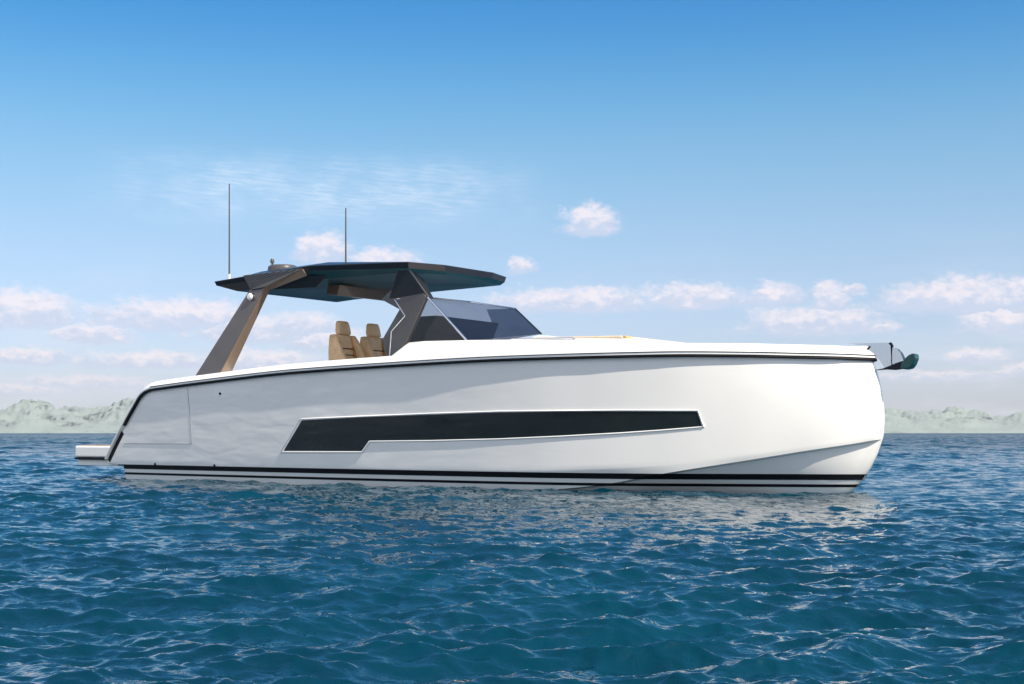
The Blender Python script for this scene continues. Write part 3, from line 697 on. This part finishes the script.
for (px, y1, y0, yy) in ((229.3, 184, 278, -1.3), (345.8, 208, 268, -1.2)):
    a, b = sp(px, y0, yy), sp(px, y1, yy); a = (b[0], yy, a[2]); r_ = .016
    an = tube('whip_aerial', [a, (a[0], yy, (a[2]*.8+b[2]*.2)), b], [.016, .014, .010], M['plastic'], bt, seg=8)
    tube('aerial_base', [(a[0], yy, a[2]-.03), (a[0], yy, a[2]+.07)], [.024, .018], M['white'], an, seg=10)
# --- helm seats
def seat(x, y):
    def sl_(name, secs, mtl, parent):
        """rounded slab: secs = (z, x centre, half width, half depth)"""
        V = []; F = []; sg = 20
        for z, xc, hw, hd in secs:
            for k in range(sg):
                a = 2*math.pi*k/sg; cx_, sy2 = math.cos(a), math.sin(a)
                V.append((x+xc+hd*math.copysign(abs(cx_)**.55, cx_), y+hw*math.copysign(abs(sy2)**.45, sy2), z))
        for i in range(len(secs)-1):
            for k in range(sg): k1 = (k+1) % sg; F.append((i*sg+k, i*sg+k1, (i+1)*sg+k1, (i+1)*sg+k))
        F += [tuple(range(sg))[::-1], tuple((len(secs)-1)*sg+k for k in range(sg))]
        return obj(name, V, F, mtl, parent, smooth=True, sharp=60)
    root = sl_('helm_seat', [(1.50, .22, .24, .24), (1.53, .22, .27, .28), (1.66, .22, .275, .29), (1.71, .22, .25, .26), (1.72, .22, .1, .1)], M['leather'], bt)
    sl_('backrest', [(1.68, .0, .17, .05), (1.70, .0, .20, .075), (2.2, -.09, .205, .075), (2.5, -.125, .185, .065), (2.55, -.13, .165, .045), (2.555, -.13, .1, .01)], M['leather'], root)
    sl_('headrest', [(2.545, -.10, .13, .03), (2.56, -.105, .165, .055), (2.62, -.115, .165, .06), (2.74, -.13, .14, .055), (2.78, -.135, .12, .04), (2.788, -.135, .07, .01)], M['leather'], root)
    for s_ in (-1, 1):
        V = []; F = []; sg = 16
        secs = ((1.66, .14, .27, .04, .22), (1.7, .14, .275, .055, .30), (2.0, .05, .275, .06, .23), (2.25, -.04, .265, .055, .155), (2.46, -.10, .245, .045, .10), (2.535, -.125, .235, .035, .07), (2.545, -.125, .23, .01, .02))
        for z, xc, yc, a_, b_ in secs:
            for k in range(sg):
                a = 2*math.pi*k/sg; cc, s2 = math.cos(a), math.sin(a)
                V.append((x+xc+b_*math.copysign(abs(cc)**.6, cc), y+s_*yc+a_*math.copysign(abs(s2)**.6, s2), z))
        for i in range(len(secs)-1):
            for k in range(sg): k1 = (k+1) % sg; F.append((i*sg+k, i*sg+k1, (i+1)*sg+k1, (i+1)*sg+k))
        F += [tuple(range(sg))[::-1], tuple((len(secs)-1)*sg+k for k in range(sg))]
        bo = obj('side_bolster', V, F, M['leather'], root, smooth=True, sharp=60); fixn(bo)
        tube('seam_welt', [(x+.02-.09*(z-1.9)/.3*1.0+.06, y+s_*.212, z) for z in (1.95, 2.1, 2.25, 2.4, 2.5)], .008, M['stitch'], root, seg=6)
    for z in (2.20, 2.31):
        xo = -.09-.035*(z-2.2)/.3+.078
        tube('seam_welt', [(x+xo-.03, y-.20, z), (x+xo, y-.15, z-.006), (x+xo, y+.15, z-.006), (x+xo-.03, y+.20, z)], .011, M['stitch'], root, seg=6)
    lathe('pedestal', (x+.15, y, .9), [(.22, 0), (.22, .03), (.09, .06), (.08, .55), (.16, .6)], M['chrome'], root, seg=16)
h1 = sp(342, 321, -.55); h2 = sp(372.3, 324, .20)
print('SEATS', h1, h2)
seat(h1[0]+.14, -.55); seat(h2[0]+.14, .20)
# --- bow roller and anchor
def xzp(pts, y=0): return [(sp(px, py, y)[0], sp(px, py, y)[2]) for px, py in pts]
br = prism('bow_roller', xzp([(848, 343.8), (888, 342.8), (891.5, 345.5), (892.5, 367), (886, 369), (880, 360), (874, 357), (868, 346)]), -.045, -.034, M['chrome'], bevel=.003)
prism('roller_cheek', xzp([(848, 343.8), (888, 342.8), (891.5, 345.5), (892.5, 367), (886, 369), (880, 360), (874, 357), (868, 346)]), .034, .045, M['chrome'], br, bevel=.003)
prism('roller_pin', xzp([(868, 349), (871, 346), (872, 347), (869, 350.5)]), -.055, -.046, M['black'], br, bevel=.002)
tube('roller', [(sp(889, 358, 0)[0], -.03, sp(889, 358, 0)[2]), (sp(889, 358, 0)[0], .03, sp(889, 358, 0)[2])], .05, M['plastic'], br, seg=16)
anchor = bpy.data.objects.new('anchor', None); S.collection.objects.link(anchor)
anchor.location = yacht.matrix_basis @ Vector((13.85, 0, 1.72)); anchor.rotation_euler = (0, 0, -YAW)
tag(anchor, 'steel anchor with dark green fluke stowed in the roller at the yacht\'s bow', 'anchor')
def anc(o):
    for v in o.data.vertices: v.co -= Vector((13.85, 0, 1.72))
    return o
anc(prism('shank', xzp([(889.2, 343), (891.2, 342.2), (893.2, 345.5), (893, 365), (898, 368), (890, 368.5), (890.5, 347)]), -.018, .018, M['black'], anchor, bevel=.004))
anc(prism('roll_bar', xzp([(894, 347.5), (898, 349), (902, 353.5), (905, 361), (893.5, 364.5)]), -.06, -.054, M['chrome'], anchor, bevel=.002))
anc(prism('roll_bar', xzp([(894, 347.5), (898, 349), (902, 353.5), (905, 361), (893.5, 364.5)]), .054, .06, M['chrome'], anchor, bevel=.002))
anc(prism('fluke_arm', xzp([(876, 370.2), (884, 368.5), (893, 365), (905, 360.5), (906, 363), (902, 369), (895, 370), (886, 369.5)]), -.05, .05, M['navy'], anchor, bevel=.006))
# spoon-shaped fluke tip
pts = [(902.5, 369), (902.8, 364.5), (906, 359.5), (910, 355.5), (914.5, 353.4), (917, 354.5), (917.3, 358.5), (915, 364.5), (912, 368.5), (907, 369.6)]
anc(prism('fluke', xzp(pts), -.085, .085, M['green'], anchor, bevel=.015))
